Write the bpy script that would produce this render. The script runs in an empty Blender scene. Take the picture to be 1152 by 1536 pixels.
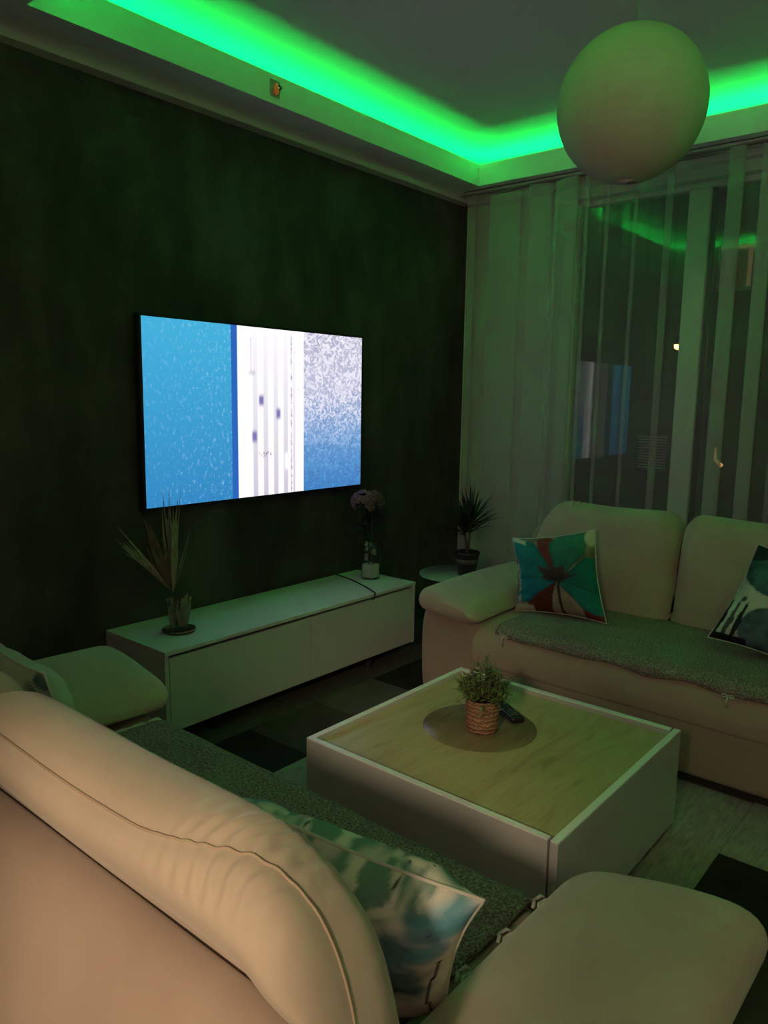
import bpy, bmesh, math, random
from mathutils import Vector, Matrix, noise
random.seed(7)
sc = bpy.context.scene
COL = sc.collection
PI = math.pi
sin, cos = math.sin, math.cos

# ------------------------------------------------------------------ materials
def s2l(c):
    return tuple((v/12.92 if v <= .04045 else ((v+.055)/1.055)**2.4) for v in [x/255 for x in c])

class NT:
    """small node-tree helper"""
    def __init__(s, name):
        s.m = bpy.data.materials.new(name); s.m.use_nodes = True
        s.t = s.m.node_tree; s.n = s.t.nodes; s.n.clear()
        s.out = s.n.new('ShaderNodeOutputMaterial')
    def node(s, typ, **kw):
        nd = s.n.new(typ)
        for k, v in kw.items():
            if hasattr(nd, k): setattr(nd, k, v)
        return nd
    def link(s, a, b): s.t.links.new(a, b)
    def put(s, sock, v):
        if isinstance(v, bpy.types.NodeSocket): s.link(v, sock)
        else: sock.default_value = v
    def math(s, op, a, b=0.0, clamp=False):
        nd = s.n.new('ShaderNodeMath'); nd.operation = op; nd.use_clamp = clamp
        s.put(nd.inputs[0], a); s.put(nd.inputs[1], b); return nd.outputs[0]
    def mix(s, f, a, b, blend='MIX'):
        nd = s.n.new('ShaderNodeMix'); nd.data_type = 'RGBA'; nd.blend_type = blend
        s.put(nd.inputs[0], f)
        for i, v in ((6, a), (7, b)):
            if isinstance(v, tuple) and len(v) == 3: v = (*v, 1)
            s.put(nd.inputs[i], v)
        return nd.outputs[2]
    def coord(s, which='Object', scale=None, rot=None):
        o = s.n.new('ShaderNodeTexCoord').outputs[which]
        if scale or rot:
            mp = s.n.new('ShaderNodeMapping'); s.link(o, mp.inputs[0])
            if scale: mp.inputs['Scale'].default_value = scale
            if rot: mp.inputs['Rotation'].default_value = rot
            o = mp.outputs[0]
        return o
    def noise(s, vec, scale, detail=3, rough=.5, dist=0):
        nd = s.n.new('ShaderNodeTexNoise'); s.link(vec, nd.inputs['Vector'])
        nd.inputs['Scale'].default_value = scale; nd.inputs['Detail'].default_value = detail
        nd.inputs['Roughness'].default_value = rough; nd.inputs['Distortion'].default_value = dist
        return nd.outputs[0]
    def ramp(s, f, stops):
        nd = s.n.new('ShaderNodeValToRGB'); s.put(nd.inputs[0], f)
        e = nd.color_ramp.elements
        while len(e) < len(stops): e.new(.5)
        for el, (p, c) in zip(e, stops):
            el.position = p; el.color = (*c, 1) if len(c) == 3 else c
        return nd.outputs[0]
    def step(s, x, a, b):
        nd = s.n.new('ShaderNodeMapRange'); nd.clamp = True; nd.interpolation_type = 'SMOOTHSTEP'
        s.put(nd.inputs[0], x); nd.inputs[1].default_value = a; nd.inputs[2].default_value = b
        return nd.outputs[0]
    def band(s, x, a, b, soft=.004):
        return s.math('MULTIPLY', s.step(x, a-soft, a+soft), s.math('SUBTRACT', 1.0, s.step(x, b-soft, b+soft)))
    def bsdf(s, col, rough=.5, spec=.5, bump=None, strength=.3, distance=.01, **kw):
        b = s.n.new('ShaderNodeBsdfPrincipled')
        s.put(b.inputs['Base Color'], (*col, 1) if isinstance(col, tuple) and len(col) == 3 else col)
        s.put(b.inputs['Roughness'], rough)
        b.inputs['Specular IOR Level'].default_value = spec
        for k, v in kw.items(): b.inputs[k.replace('_', ' ')].default_value = v
        if bump is not None:
            bp = s.n.new('ShaderNodeBump'); s.link(bump, bp.inputs['Height'])
            bp.inputs['Strength'].default_value = strength; bp.inputs['Distance'].default_value = distance
            s.link(bp.outputs[0], b.inputs['Normal'])
        s.link(b.outputs[0], s.out.inputs[0]); return b
    def emit(s, col, strength):
        e = s.n.new('ShaderNodeEmission'); s.put(e.inputs[0], (*col, 1) if isinstance(col, tuple) and len(col) == 3 else col)
        s.put(e.inputs[1], strength); s.link(e.outputs[0], s.out.inputs[0])

def plain(name, col, rough=.5, spec=.5, **kw):
    t = NT(name); t.bsdf(col, rough, spec, **kw); return t.m
def mottled(name, c1, c2, scale, rough=.6, bump=.0, spec=.5, detail=4):
    t = NT(name); v = t.coord('Object'); f = t.noise(v, scale, detail)
    c = t.ramp(f, [(.35, c1), (.65, c2)])
    t.bsdf(c, rough, spec, bump=f if bump else None, strength=bump); return t.m
def emitter(name, col, k):
    t = NT(name); t.emit(col, k); return t.m

# wallpaper: dark concrete look, soft vertical blotches
t = NT('dark_wallpaper'); v = t.coord('Object', scale=(1, 1, .55))
f1 = t.noise(v, 2.2, 4, .55); f2 = t.noise(v, 7, 5, .6)
f = t.math('ADD', t.math('MULTIPLY', f1, .65), t.math('MULTIPLY', f2, .35))
t.bsdf(t.ramp(f, [(.36, (.038, .030, .028)), (.5, (.066, .054, .05)), (.64, (.11, .092, .085))]), .75, .25, bump=f2, strength=.12)
M_PAPER = t.m
M_WHITE_WALL = mottled('white_wall', (.62, .6, .56), (.66, .64, .6), 3, .8)
M_CEIL = mottled('white_ceiling', (.74, .73, .7), (.78, .77, .74), 2, .85)
M_TRIM = plain('white_trim', (.72, .7, .66), .6)
# floor laminate
t = NT('laminate'); v = t.coord('Object', scale=(1, .12, 1)); br = t.node('ShaderNodeTexBrick')
t.link(t.coord('Object', rot=(0, 0, PI/2)), br.inputs['Vector'])
br.inputs['Scale'].default_value = 1; br.inputs['Brick Width'].default_value = 1.2; br.inputs['Row Height'].default_value = .19
br.inputs['Mortar Size'].default_value = .003
br.inputs['Color1'].default_value = (.11, .098, .085, 1); br.inputs['Color2'].default_value = (.09, .08, .07, 1); br.inputs['Mortar'].default_value = (.1, .09, .08, 1)
g = t.noise(v, 30, 5, .6)
t.bsdf(t.mix(.5, br.outputs[0], t.ramp(g, [(.3, (.07, .062, .055)), (.7, (.13, .118, .1))])), .35, .5, bump=g, strength=.05)
M_FLOOR = t.m
# sofa fabric
def fabric(name, c1, c2, wr=0.):
    t = NT(name); v = t.coord('Object'); f = t.noise(v, 5, 4, .6); g = t.noise(v, 420, 2, .5)
    h = t.math('ADD', t.math('MULTIPLY', f, 1.), t.math('MULTIPLY', g, .06))
    t.bsdf(t.ramp(f, [(.3, c1), (.7, c2)]), .85, .2, bump=h, strength=.28, distance=.012, Sheen_Weight=.25, Sheen_Roughness=.5)
    return t.m
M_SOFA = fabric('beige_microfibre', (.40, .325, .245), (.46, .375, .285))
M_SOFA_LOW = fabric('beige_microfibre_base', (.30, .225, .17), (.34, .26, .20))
M_PIPING = plain('piping_thread', (.34, .26, .18), .8)
M_BLACK = plain('black_plastic', (.012, .012, .013), .4)
M_DARK = plain('dark_plinth', (.02, .018, .016), .6)
# boucle throw
t = NT('boucle'); v = t.coord('Object'); n1 = t.noise(v, 150, 2, .7); n2 = t.noise(v, 8, 2, .5); n3 = t.noise(v, 300, 2, .6)
c = t.ramp(n1, [(.32, (.10, .078, .065)), (.47, (.29, .235, .2)), (.6, (.47, .39, .335)), (.72, (.74, .66, .6))])
t.bsdf(t.mix(.18, c, t.ramp(n2, [(.3, (.2, .165, .14)), (.7, (.5, .43, .37))])), .95, .1, bump=t.math('ADD', n1, t.math('MULTIPLY', n3, .5)), strength=.9, distance=.012)
M_BOUCLE = t.m
M_BINDING = plain('pale_binding', (.55, .53, .46), .9, .1)
# white lacquer
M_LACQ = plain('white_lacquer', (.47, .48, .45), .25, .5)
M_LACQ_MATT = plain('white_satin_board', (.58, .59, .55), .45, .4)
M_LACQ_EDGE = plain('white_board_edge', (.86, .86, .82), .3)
# oak
def oak(name, k, rough, coat=0):
    t = NT(name); v = t.coord('Object', scale=(2.4, .4, 1))
    a = t.noise(v, 5, 6, .62, 1.1); v2 = t.coord('Object', scale=(30, 1.6, 1)); b = t.noise(v2, 6, 4, .6)
    f = t.math('ADD', t.math('MULTIPLY', a, .75), t.math('MULTIPLY', b, .25))
    sc_ = lambda c: tuple(x*k for x in c)
    t.bsdf(t.ramp(f, [(.32, sc_((.27, .18, .085))), (.44, sc_((.43, .32, .165))), (.56, sc_((.50, .385, .205))), (.72, sc_((.56, .44, .25)))]), rough, .5, bump=b, strength=.05, Coat_Weight=coat, Coat_Roughness=.04)
    return t.m
M_OAK = oak('oak_top', 1, .38)
M_INLAY = oak('tinted_glass_inlay', .46, .16, .0)
# sheer curtain
t = NT('sheer_voile')
tr = t.node('ShaderNodeBsdfTransparent'); tr.inputs[0].default_value = (.97, .97, .96, 1)
df = t.node('ShaderNodeBsdfDiffuse'); df.inputs[0].default_value = (.82, .82, .79, 1)
tl = t.node('ShaderNodeBsdfTranslucent'); tl.inputs[0].default_value = (.8, .8, .78, 1)
m1 = t.node('ShaderNodeMixShader'); m1.inputs[0].default_value = .4; t.link(df.outputs[0], m1.inputs[1]); t.link(tl.outputs[0], m1.inputs[2])
m2 = t.node('ShaderNodeMixShader'); t.put(m2.inputs[0], .24)
t.link(tr.outputs[0], m2.inputs[1]); t.link(m1.outputs[0], m2.inputs[2]); t.link(m2.outputs[0], t.out.inputs[0])
M_SHEER = t.m
def glass(name, ior, tint=(1, 1, 1), rough=0.):
    t = NT(name); fr = t.node('ShaderNodeFresnel')
    bf = t.node('ShaderNodeNewGeometry').outputs['Backfacing']   # same reflectance on both sides of a face
    t.link(t.math('ADD', ior, t.math('MULTIPLY', bf, 1/ior-ior)), fr.inputs[0])
    tr = t.node('ShaderNodeBsdfTransparent'); tr.inputs[0].default_value = (*tint, 1)
    gl = t.node('ShaderNodeBsdfGlossy'); gl.inputs['Roughness'].default_value = rough
    m = t.node('ShaderNodeMixShader'); t.link(fr.outputs[0], m.inputs[0]); t.link(tr.outputs[0], m.inputs[1]); t.link(gl.outputs[0], m.inputs[2])
    t.link(m.outputs[0], t.out.inputs[0]); return t.m
M_PANE = glass('window_glass', 1.75, (.9, .92, .9))
M_GLASS = glass('clear_glass', 1.5, (.93, .95, .93))
M_PVC = plain('white_window_frame', (.66, .66, .61), .4)
M_PAPERLAMP = plain('paper_globe', (.50, .46, .35), .75, .2)
M_FROST = plain('frosted_glass_top', (.36, .42, .38), .12, .6)
M_STEEL = plain('brushed_steel', (.4, .4, .4), .35, Metallic=1.0)
M_LEAF_DK = mottled('dark_leaf', (.018, .03, .016), (.03, .05, .024), 20, .5)
M_LEAF = mottled('green_leaf', (.09, .17, .045), (.2, .33, .09), 26, .5)
M_STEM = plain('brown_stem', (.09, .065, .04), .7)
M_SOIL = plain('soil', (.02, .015, .01), .9)
M_POT_DK = plain('dark_brown_pot', (.028, .023, .02), .25, .5)
M_POT_BAND = mottled('pale_pot_label', (.1, .085, .075), (.2, .175, .155), 60, .5)
t = NT('woven_pot'); v = t.coord('Object'); w = t.node('ShaderNodeTexWave'); t.link(v, w.inputs[0]); w.bands_direction = 'Z'
w.inputs['Scale'].default_value = 22; w.inputs['Distortion'].default_value = 5; w.inputs['Detail'].default_value = 3; w.inputs['Detail Scale'].default_value = 4
t.bsdf(t.ramp(w.outputs[1], [(.1, (.24, .13, .075)), (.6, (.33, .185, .11)), (1, (.38, .22, .135))]), .8, .2, bump=w.outputs[1], strength=.6)
M_WOVEN = t.m
M_PINK = mottled('pink_petal', (.10, .05, .05), (.18, .10, .098), 40, .8)
M_PAMPAS = mottled('dry_grass', (.30, .215, .17), (.44, .33, .265), 30, .9)
M_PLUME = mottled('russet_plume', (.15, .07, .055), (.22, .115, .09), 30, .9)
M_CREAM = mottled('dried_cream_leaf', (.28, .25, .12), (.42, .38, .22), 30, .8)
M_SAND = plain('white_sand', (.62, .62, .57), .9)
M_GOLD = plain('brass_rim', (.45, .36, .16), .35, Metallic=1.0)
M_TRAY = plain('dark_tray', (.04, .045, .03), .3)
M_WPETAL = plain('white_petal', (.35, .35, .33), .8)
t = NT('red_glow'); b_ = t.bsdf((.7, .12, .05), .4); b_.inputs['Emission Color'].default_value = (1, .13, .03, 1); b_.inputs['Emission Strength'].default_value = .16
M_RED = t.m

# ------------------------------------------------------------------ object helpers
def mk(name, bm, mat, parent=None, smooth=True, flat_angle=None, recalc=True):
    me = bpy.data.meshes.new(name)
    if recalc: bmesh.ops.recalc_face_normals(bm, faces=bm.faces[:])
    bm.to_mesh(me); bm.free()
    for m in (mat if isinstance(mat, (list, tuple)) else [mat]): me.materials.append(m)
    if smooth:
        me.polygons.foreach_set('use_smooth', [True]*len(me.polygons))
        if flat_angle: me.set_sharp_from_angle(angle=math.radians(flat_angle))
    o = bpy.data.objects.new(name, me); COL.objects.link(o)
    if parent: o.parent = parent
    return o
def thing(name, label, cat, loc=(0, 0, 0), rotz=0, group=None):
    o = bpy.data.objects.new(name, None); COL.objects.link(o); o.location = loc; o.rotation_euler = (0, 0, rotz)
    o.empty_display_size = .1
    return tag(o, label, cat, group)
def tag(o, label, cat, group=None):
    o['label'] = label; o['category'] = cat
    if group: o['group'] = group
    return o
def struct(o): o['kind'] = 'structure'; return o

def add_box(bm, x0, x1, y0, y1, z0, z1, bev=0., seg=3):
    r = bmesh.ops.create_cube(bm, size=1)
    vs = r['verts']
    for q in vs:
        q.co = Vector(((x0+x1)/2+q.co.x*(x1-x0), (y0+y1)/2+q.co.y*(y1-y0), (z0+z1)/2+q.co.z*(z1-z0)))
    if bev:
        es = list({e for q in vs for e in q.link_edges})
        bmesh.ops.bevel(bm, geom=es, offset=bev, segments=seg, profile=.5, affect='EDGES')
    return bm
def box(name, x0, x1, y0, y1, z0, z1, mat, parent=None, bev=0., seg=3):
    return mk(name, add_box(bmesh.new(), x0, x1, y0, y1, z0, z1, bev, seg), mat, parent, smooth=bev > .0055, flat_angle=50 if bev > .0055 else None)
def add_loft(bm, rings, closed=True, caps=True):
    vr = [[bm.verts.new(p) for p in r] for r in rings]
    n = len(vr[0])
    for a, b in zip(vr, vr[1:]):
        for i in range(n if closed else n-1):
            j = (i+1) % n
            bm.faces.new((a[i], a[j], b[j], b[i]))
    if caps and closed:
        bm.faces.new(vr[0][::-1]); bm.faces.new(vr[-1])
    return bm
def add_tube(bm, pts, rad, n=8, caps=True):
    pts = [Vector(p) for p in pts]; rings = []
    up = Vector((0, 0, 1)); prev = None
    for i, p in enumerate(pts):
        d = (pts[min(i+1, len(pts)-1)]-pts[max(i-1, 0)]).normalized()
        if prev is None:
            a = d.cross(up if abs(d.z) < .9 else Vector((1, 0, 0))).normalized()
        else:
            a = (prev-d*prev.dot(d)).normalized()
        prev = a; b = d.cross(a); r = rad[i] if isinstance(rad, (list, tuple)) else rad
        rings.append([p+a*r*cos(2*PI*k/n)+b*r*sin(2*PI*k/n) for k in range(n)])
    return add_loft(bm, rings, True, caps)
def add_lathe(bm, prof, n=40, c=(0, 0, 0)):
    rings = [[Vector((c[0]+r*cos(2*PI*k/n), c[1]+r*sin(2*PI*k/n), c[2]+z)) for k in range(n)] for r, z in prof]
    return add_loft(bm, rings, True, True)
def lathe(name, prof, mat, parent=None, n=40, angle=None, c=(0, 0, 0)):
    return mk(name, add_lathe(bmesh.new(), prof, n, c), mat, parent, True, angle)
def add_blade(bm, p0, p1, p2, w, n=6, tip=.05, cup=0., nrm=Vector((0, 0, 1)), shape=None):
    """leaf along a quadratic curve p0-p1-p2 with width profile"""
    p0, p1, p2 = Vector(p0), Vector(p1), Vector(p2); L = []
    for i in range(n+1):
        s = i/n; p = p0*(1-s)**2+p1*2*s*(1-s)+p2*s*s; d = ((p1-p0)*(1-s)+(p2-p1)*s).normalized()
        a = d.cross(nrm)
        a = a.normalized() if a.length > 1e-4 else Vector((1, 0, 0))
        b = a.cross(d)
        ww = w*(shape(s) if shape else max(tip, min(1, s*5+.35)*(1-s**2.2)))
        L.append((p-a*ww/2+b*cup*ww, p-b*cup*ww*.6, p+a*ww/2+b*cup*ww))
    vs = [[bm.verts.new(q) for q in r] for r in L]
    for a, b in zip(vs, vs[1:]):
        bm.faces.new((a[0], a[1], b[1], b[0])); bm.faces.new((a[1], a[2], b[2], b[1]))

# ------------------------------------------------------------------ camera (solved from the room's vanishing lines)
F, PIT, YAW, ROLL = 1141.37, math.radians(8.6177), math.radians(39.9027), math.radians(.9381)
CAMH = 1.42
fw = Vector((-sin(YAW)*cos(PIT), cos(YAW)*cos(PIT), -sin(PIT))); rt = Vector((cos(YAW), sin(YAW), 0)); up = rt.cross(fw)
r2 = rt*cos(ROLL)+up*sin(ROLL); u2 = up*cos(ROLL)-rt*sin(ROLL)
cam = bpy.data.cameras.new('camera'); co = bpy.data.objects.new('camera', cam); COL.objects.link(co)
co.matrix_world = Matrix(((r2.x, u2.x, -fw.x, 0), (r2.y, u2.y, -fw.y, 0), (r2.z, u2.z, -fw.z, CAMH), (0, 0, 0, 1)))
cam.sensor_fit = 'VERTICAL'; cam.sensor_height = 36; cam.lens = F/1536*36; cam.clip_start = .02
sc.camera = co

# ------------------------------------------------------------------ room shell
XL, XR, YW, YB = -2.90, .95, 4.26, -2.7
ZS, ZC = 2.66, 2.87
struct(box('floor', XL-.1, XR+.1, YB-.1, YW+.25, -.08, 0, M_FLOOR))
struct(box('ceiling', XL-.1, XR+.1, YB-.1, YW+.1, ZC, ZC+.08, M_CEIL))
struct(box('wall_left', XL-.1, XL, YB-.1, YW+.1, 0, ZC, M_PAPER))
struct(box('wall_right', XR, XR+.1, YB-.1, YW+.1, 0, ZC, M_WHITE_WALL))
struct(box('wall_back', XL, XR, YB-.1, YB, 0, ZC, M_WHITE_WALL))
struct(box('wall_shadow_blocker', XL, -.405, -.80, -.68, 0, ZS, M_WHITE_WALL))  # added unseen wall stub, its edge shades the left end of the front backrest
WX0, WX1, WZ0, WZ1 = -2.27, .62, .06, 2.57
bm = bmesh.new()
add_box(bm, XL, WX0, YW, YW+.22, 0, ZC); add_box(bm, WX1, XR, YW, YW+.22, 0, ZC)
add_box(bm, WX0, WX1, YW, YW+.22, WZ1, ZC); add_box(bm, WX0, WX1, YW, YW+.22, 0, WZ0)
struct(mk('wall_window', bm, M_WHITE_WALL, smooth=False))
# cove: dropped ledge around the living zone with an upstanding lip
LX0, LX1, LY0, LY1 = -2.634, .68, 1.30, 3.975
def cove(name, slab, lip):
    bm = bmesh.new(); add_box(bm, *slab, ZS, ZS+.075); add_box(bm, *lip, ZS, 2.78); return struct(mk(name, bm, M_CEIL, smooth=False))
cove('trim_1', (XL, LX0-.02, LY0-.02, YW), (LX0-.02, LX0, LY0, LY1+.02))
cove('trim_2', (LX0-.02, XR, LY1+.02, YW), (LX0, LX1+.02, LY1, LY1+.02))
cove('trim_3', (LX1+.02, XR, LY0, LY1+.02), (LX1, LX1+.02, LY0, LY1))
cove('trim_4', (XL, XR, YB, LY0-.02), (LX0-.02, LX1+.02, LY0-.02, LY0))
# crown moulding under the ledge (flat underside, concave face)
def crown(name, a, b, nrm):
    prof = [(0, 2.626), (.062, 2.626), (.066, 2.632), (.072, 2.642), (.085, 2.651), (.105, 2.657), (.13, 2.66), (0, 2.66)]
    a, b, nrm = Vector(a), Vector(b), Vector(nrm)
    add = [[p+nrm*d+Vector((0, 0, z)) for d, z in prof] for p in (a, b)]
    return struct(mk(name, add_loft(bmesh.new(), add), M_TRIM, smooth=True, flat_angle=35))
crown('trim_5', (XL, -.68, 0), (XL, YW, 0), (1, 0, 0))
crown('trim_6', (XL, YW, 0), (XR, YW, 0), (0, -1, 0))
struct(box('baseboard_left', XL, XL+.014, -.68, YW, 0, .06, plain('dark_baseboard', (.05, .048, .042), .5)))
struct(box('baseboard_right', XR-.014, XR, YB, YW, 0, .06, M_TRIM))

# window: glazed door-height frame with two mullions
w = thing('window_1', '', ''); del w['label']; del w['category']; struct(w)
FY0, FY1 = YW+.07, YW+.14
bm = bmesh.new()
add_box(bm, WX0+.012, -2.15, FY0, FY1, WZ0, WZ1, .006, 2); add_box(bm, WX1-.12, WX1, FY0, FY1, WZ0, WZ1, .006, 2)
add_box(bm, -2.15, WX1-.12, FY0, FY1, WZ1-.03, WZ1, .006, 2); add_box(bm, -2.15, WX1-.12, FY0, FY1, WZ0, WZ0+.12, .006, 2)
mk('window_frame', bm, M_PVC, w, flat_angle=40)
box('mullion', -1.515, -1.40, FY0-.02, FY1, WZ0, WZ1-.03, M_PVC, w, .008)
box('mullion', -.56, -.45, FY0-.02, FY1, WZ0, WZ1-.03, M_PVC, w, .008)
box('dark_gap_strip', WX0, WX0+.012, YW+.02, FY1, WZ0, WZ1, M_BLACK, w)  # black strip standing in for the shade in the window reveal
box('dark_gap_strip', -1.40, -1.385, FY0+.005, FY1-.01, WZ0+.12, WZ1-.03, M_BLACK, w)
for x0, x1 in ((-2.15, -1.515), (-1.385, -.56), (-.45, WX1-.12)):
    box('pane', x0, x1, YW+.1, YW+.106, WZ0+.12, WZ1-.03, M_PANE, w)

# LED strip lying on the ledge behind the lip
GREEN = (.0, 1.0, .105)
LED = 58
bm = bmesh.new(); zz = ZS+.076
o_ = .13
add_box(bm, XL+o_, XL+o_+.014, LY0-.14, YW-o_, zz, zz+.006)
add_box(bm, XL+o_+.02, XR-o_-.02, YW-o_-.014, YW-o_, zz, zz+.006)
add_box(bm, XR-o_-.014, XR-o_, LY0-.14, YW-o_, zz, zz+.006)
add_box(bm, XL+o_+.02, XR-o_-.02, LY0-.16, LY0-.146, zz, zz+.006)
tag(mk('led_strip', bm, emitter('green_led', GREEN, LED), smooth=False), 'green glowing LED strip lying in the ceiling cove behind its lip', 'light strip')

# ------------------------------------------------------------------ television
SY0, SY1, SZ0, SZ1, SX = 1.815, 3.185, .93, 1.735, XL+.06
t = NT('tv_picture'); uv = t.coord('UV'); sep = t.node('ShaderNodeSeparateXYZ'); t.link(uv, sep.inputs[0]); U, V = sep.outputs[0], sep.outputs[1]
mp = t.node('ShaderNodeMapping'); t.link(uv, mp.inputs[0]); mp.inputs['Scale'].default_value = (1.7, 1, 1); P = mp.outputs[0]
mp2 = t.node('ShaderNodeMapping'); t.link(uv, mp2.inputs[0]); mp2.inputs['Scale'].default_value = (3.2, 1.1, 1); mp2.inputs['Rotation'].default_value = (0, 0, .5)
n1 = t.noise(P, 26, 5, .62, 1.4); n2 = t.noise(mp2.outputs[0], 26, 4, .6); n3 = t.noise(P, 60, 3, .6)
left = t.mix(V, s2l((50, 132, 190)), s2l((66, 172, 214)))
left = t.mix(t.math('MULTIPLY', t.step(n2, .52, .78), t.math('ADD', .3, t.math('MULTIPLY', U, 1.3))), left, s2l((150, 205, 240)))
left = t.mix(t.math('MULTIPLY', t.step(n3, .62, .76), t.math('ADD', .02, t.math('MULTIPLY', U, 1.7)), True), left, s2l((225, 240, 255)))
rg = t.math('ADD', V, t.math('MULTIPLY', t.math('SUBTRACT', n1, .5), .9))
right = t.ramp(rg, [(.0, s2l((56, 122, 190))), (.25, s2l((88, 152, 208))), (.42, s2l((150, 180, 222))), (.60, s2l((222, 222, 240))), (1., s2l((236, 232, 244)))])
right = t.mix(t.math('MULTIPLY', t.step(n1, .58, .42), t.math('ADD', .15, t.math('MULTIPLY', V, .5))), right, s2l((118, 128, 165)))
right = t.mix(t.math('MULTIPLY', t.step(n3, .66, .74), .7), right, s2l((235, 245, 255)))
# pier
wv = t.math('SINE', t.math('MULTIPLY', U, 2*PI/.048))
str_ = t.math('MULTIPLY', t.math('MULTIPLY', t.step(wv, -.3, .6), t.band(U, .43, .635, .006)), t.math('SUBTRACT', .75, t.math('MULTIPLY', V, .62)))
pier = t.mix(str_, (1., .97, 1.), s2l((178, 172, 190)))
pier = t.mix(t.math('MULTIPLY', t.band(U, .612, .620, .003), t.step(n2, .3, .7)), pier, s2l((160, 152, 170)))
pier = t.mix(t.math('MULTIPLY', t.math('MULTIPLY', t.band(U, .425, .428, .003), t.band(V, .74, .94)), .7), pier, s2l((140, 135, 150)))
def blob(u, v, a, b):
    return t.math('MULTIPLY', t.band(U, u-a, u+a, .006), t.band(V, v-b, v+b, .02))
bl = blob(.472, .575, .011, .03)
for q in ((.552, .495, .01, .03), (.44, .36, .011, .032)): bl = t.math('MAXIMUM', bl, blob(*q))
pier = t.mix(bl, pier, s2l((128, 118, 178)))
pier = t.mix(t.math('MULTIPLY', blob(.43, .735, .014, .004), .8), pier, s2l((105, 105, 110)))
pier = t.mix(t.math('MULTIPLY', blob(.49, .25, .03, .012), t.step(n3, .45, .6)), pier, s2l((125, 120, 130)))
pier = t.mix(blob(.592, .2, .009, .05), pier, (1, 1, 1))
pier = t.mix(t.math('MULTIPLY', t.band(U, .63, .68, .003), t.step(n3, .64, .7)), pier, s2l((190, 180, 200)))
col = t.mix(t.band(U, .34, .3665, .0025), left, s2l((44, 98, 182)))
col = t.mix(t.step(U, .3645, .3685), col, pier)
col = t.mix(t.step(U, .676, .680), col, right)
t.emit(col, 1.08)
M_TV = t.m
tv = thing('television', 'large wall-mounted television showing an aerial view of a white pier between blue water', 'television', (XL, (SY0+SY1)/2, SZ0))
hw, hh = (SY1-SY0)/2, SZ1-SZ0
box('housing', .022, .056, -hw-.012, hw+.012, -.014, hh+.012, M_BLACK, tv, .004)
box('wall_bracket', .002, .022, -.25, .25, .25, .55, M_STEEL, tv)
bm = bmesh.new(); ul = bm.loops.layers.uv.new('UVMap')
f = bm.faces.new([bm.verts.new(p) for p in ((.0585, -hw, 0), (.0585, hw, 0), (.0585, hw, hh), (.0585, -hw, hh))])
for lp, q in zip(f.loops, ((0, 0), (1, 0), (1, 1), (0, 1))): lp[ul].uv = q

mk("screen", bm, M_TV, tv, smooth=False, recalc=False)
bm = bmesh.new()
for a in ((-hw-.012, hw+.012, -.014, 0), (-hw-.012, hw+.012, hh, hh+.012), (-hw-.012, -hw, 0, hh), (hw, hw+.012, 0, hh)):
    add_box(bm, .056, .0605, *a)
mk('bezel', bm, M_BLACK, tv, smooth=False)

# ------------------------------------------------------------------ sideboard
sb = thing('sideboard', 'long low white sideboard with flap doors under the television', 'sideboard', (XL, 2.425, 0))
D_, H2 = .44, .775
bm = bmesh.new()
add_box(bm, .012, D_-.022, -H2, -H2+.02, .095, .395); add_box(bm, .012, D_-.022, H2-.02, H2, .095, .395)
add_box(bm, .012, D_-.022, -H2+.02, H2-.02, .095, .115); add_box(bm, .012, .025, -H2+.02, H2-.02, .115, .395)
mk('carcass', bm, M_LACQ_MATT, sb, smooth=False)
box('side_panel', .012, D_, -H2-.018, -H2, .085, .408, M_LACQ_MATT, sb, .002, 2)
box('side_panel', .012, D_, H2, H2+.018, .085, .408, M_LACQ_MATT, sb, .002, 2)
box('top', .012, D_+.004, -H2-.018, H2+.018, .408, .425, plain('white_matt_top', (.62, .63, .59), .6, .25), sb, .002, 2)
for s in (-1, 1):
    a, b = sorted((s*.0015, s*(H2-.003)))
    box('flap_door', D_-.02, D_, a, b, .09, .394, M_LACQ_MATT, sb, .002, 2)
for y in (-.5, .5):
    for x in (.06, .36):
        lathe('foot', [(.02, 0), (.02, .09)], M_DARK, sb, 16, 30, (x, y, 0))

# ------------------------------------------------------------------ sofas
def ring_offset(prof, d):
    n = len(prof); out = []
    A = sum(prof[i][0]*prof[(i+1) % n][1]-prof[(i+1) % n][0]*prof[i][1] for i in range(n)); sg = 1 if A > 0 else -1
    for i in range(n):
        (ax, ay), (bx, by) = prof[i-1], prof[(i+1) % n]
        dx, dy = bx-ax, by-ay; l = math.hypot(dx, dy) or 1
        out.append((prof[i][0]-sg*dy/l*d, prof[i][1]+sg*dx/l*d))
    return out
def sst(x, a, b):
    q = min(1, max(0, (x-a)/(b-a))); return q*q*(3-2*q)
def ring_shrink(prof, d):
    xs = [p[0] for p in prof]; zs = [p[1] for p in prof]
    cx, cz, hx_, hz_ = (min(xs)+max(xs))/2, (min(zs)+max(zs))/2, (max(xs)-min(xs))/2, (max(zs)-min(zs))/2
    return [(cx+(x-cx)*(1-d/hx_), cz+(z-cz)*(1-d/hz_)) for x, z in prof]
def smooth_ring(pts, sub=3):
    """closed Catmull-Rom"""
    n = len(pts); out = []
    for i in range(n):
        p0, p1, p2, p3 = pts[i-1], pts[i], pts[(i+1) % n], pts[(i+2) % n]
        for k in range(sub):
            s = k/sub
            out.append(tuple(.5*(2*p1[a]+(p2[a]-p0[a])*s+(2*p0[a]-5*p1[a]+4*p2[a]-p3[a])*s*s+(3*p1[a]-p0[a]-3*p2[a]+p3[a])*s**3) for a in (0, 1)))
    return out
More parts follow.
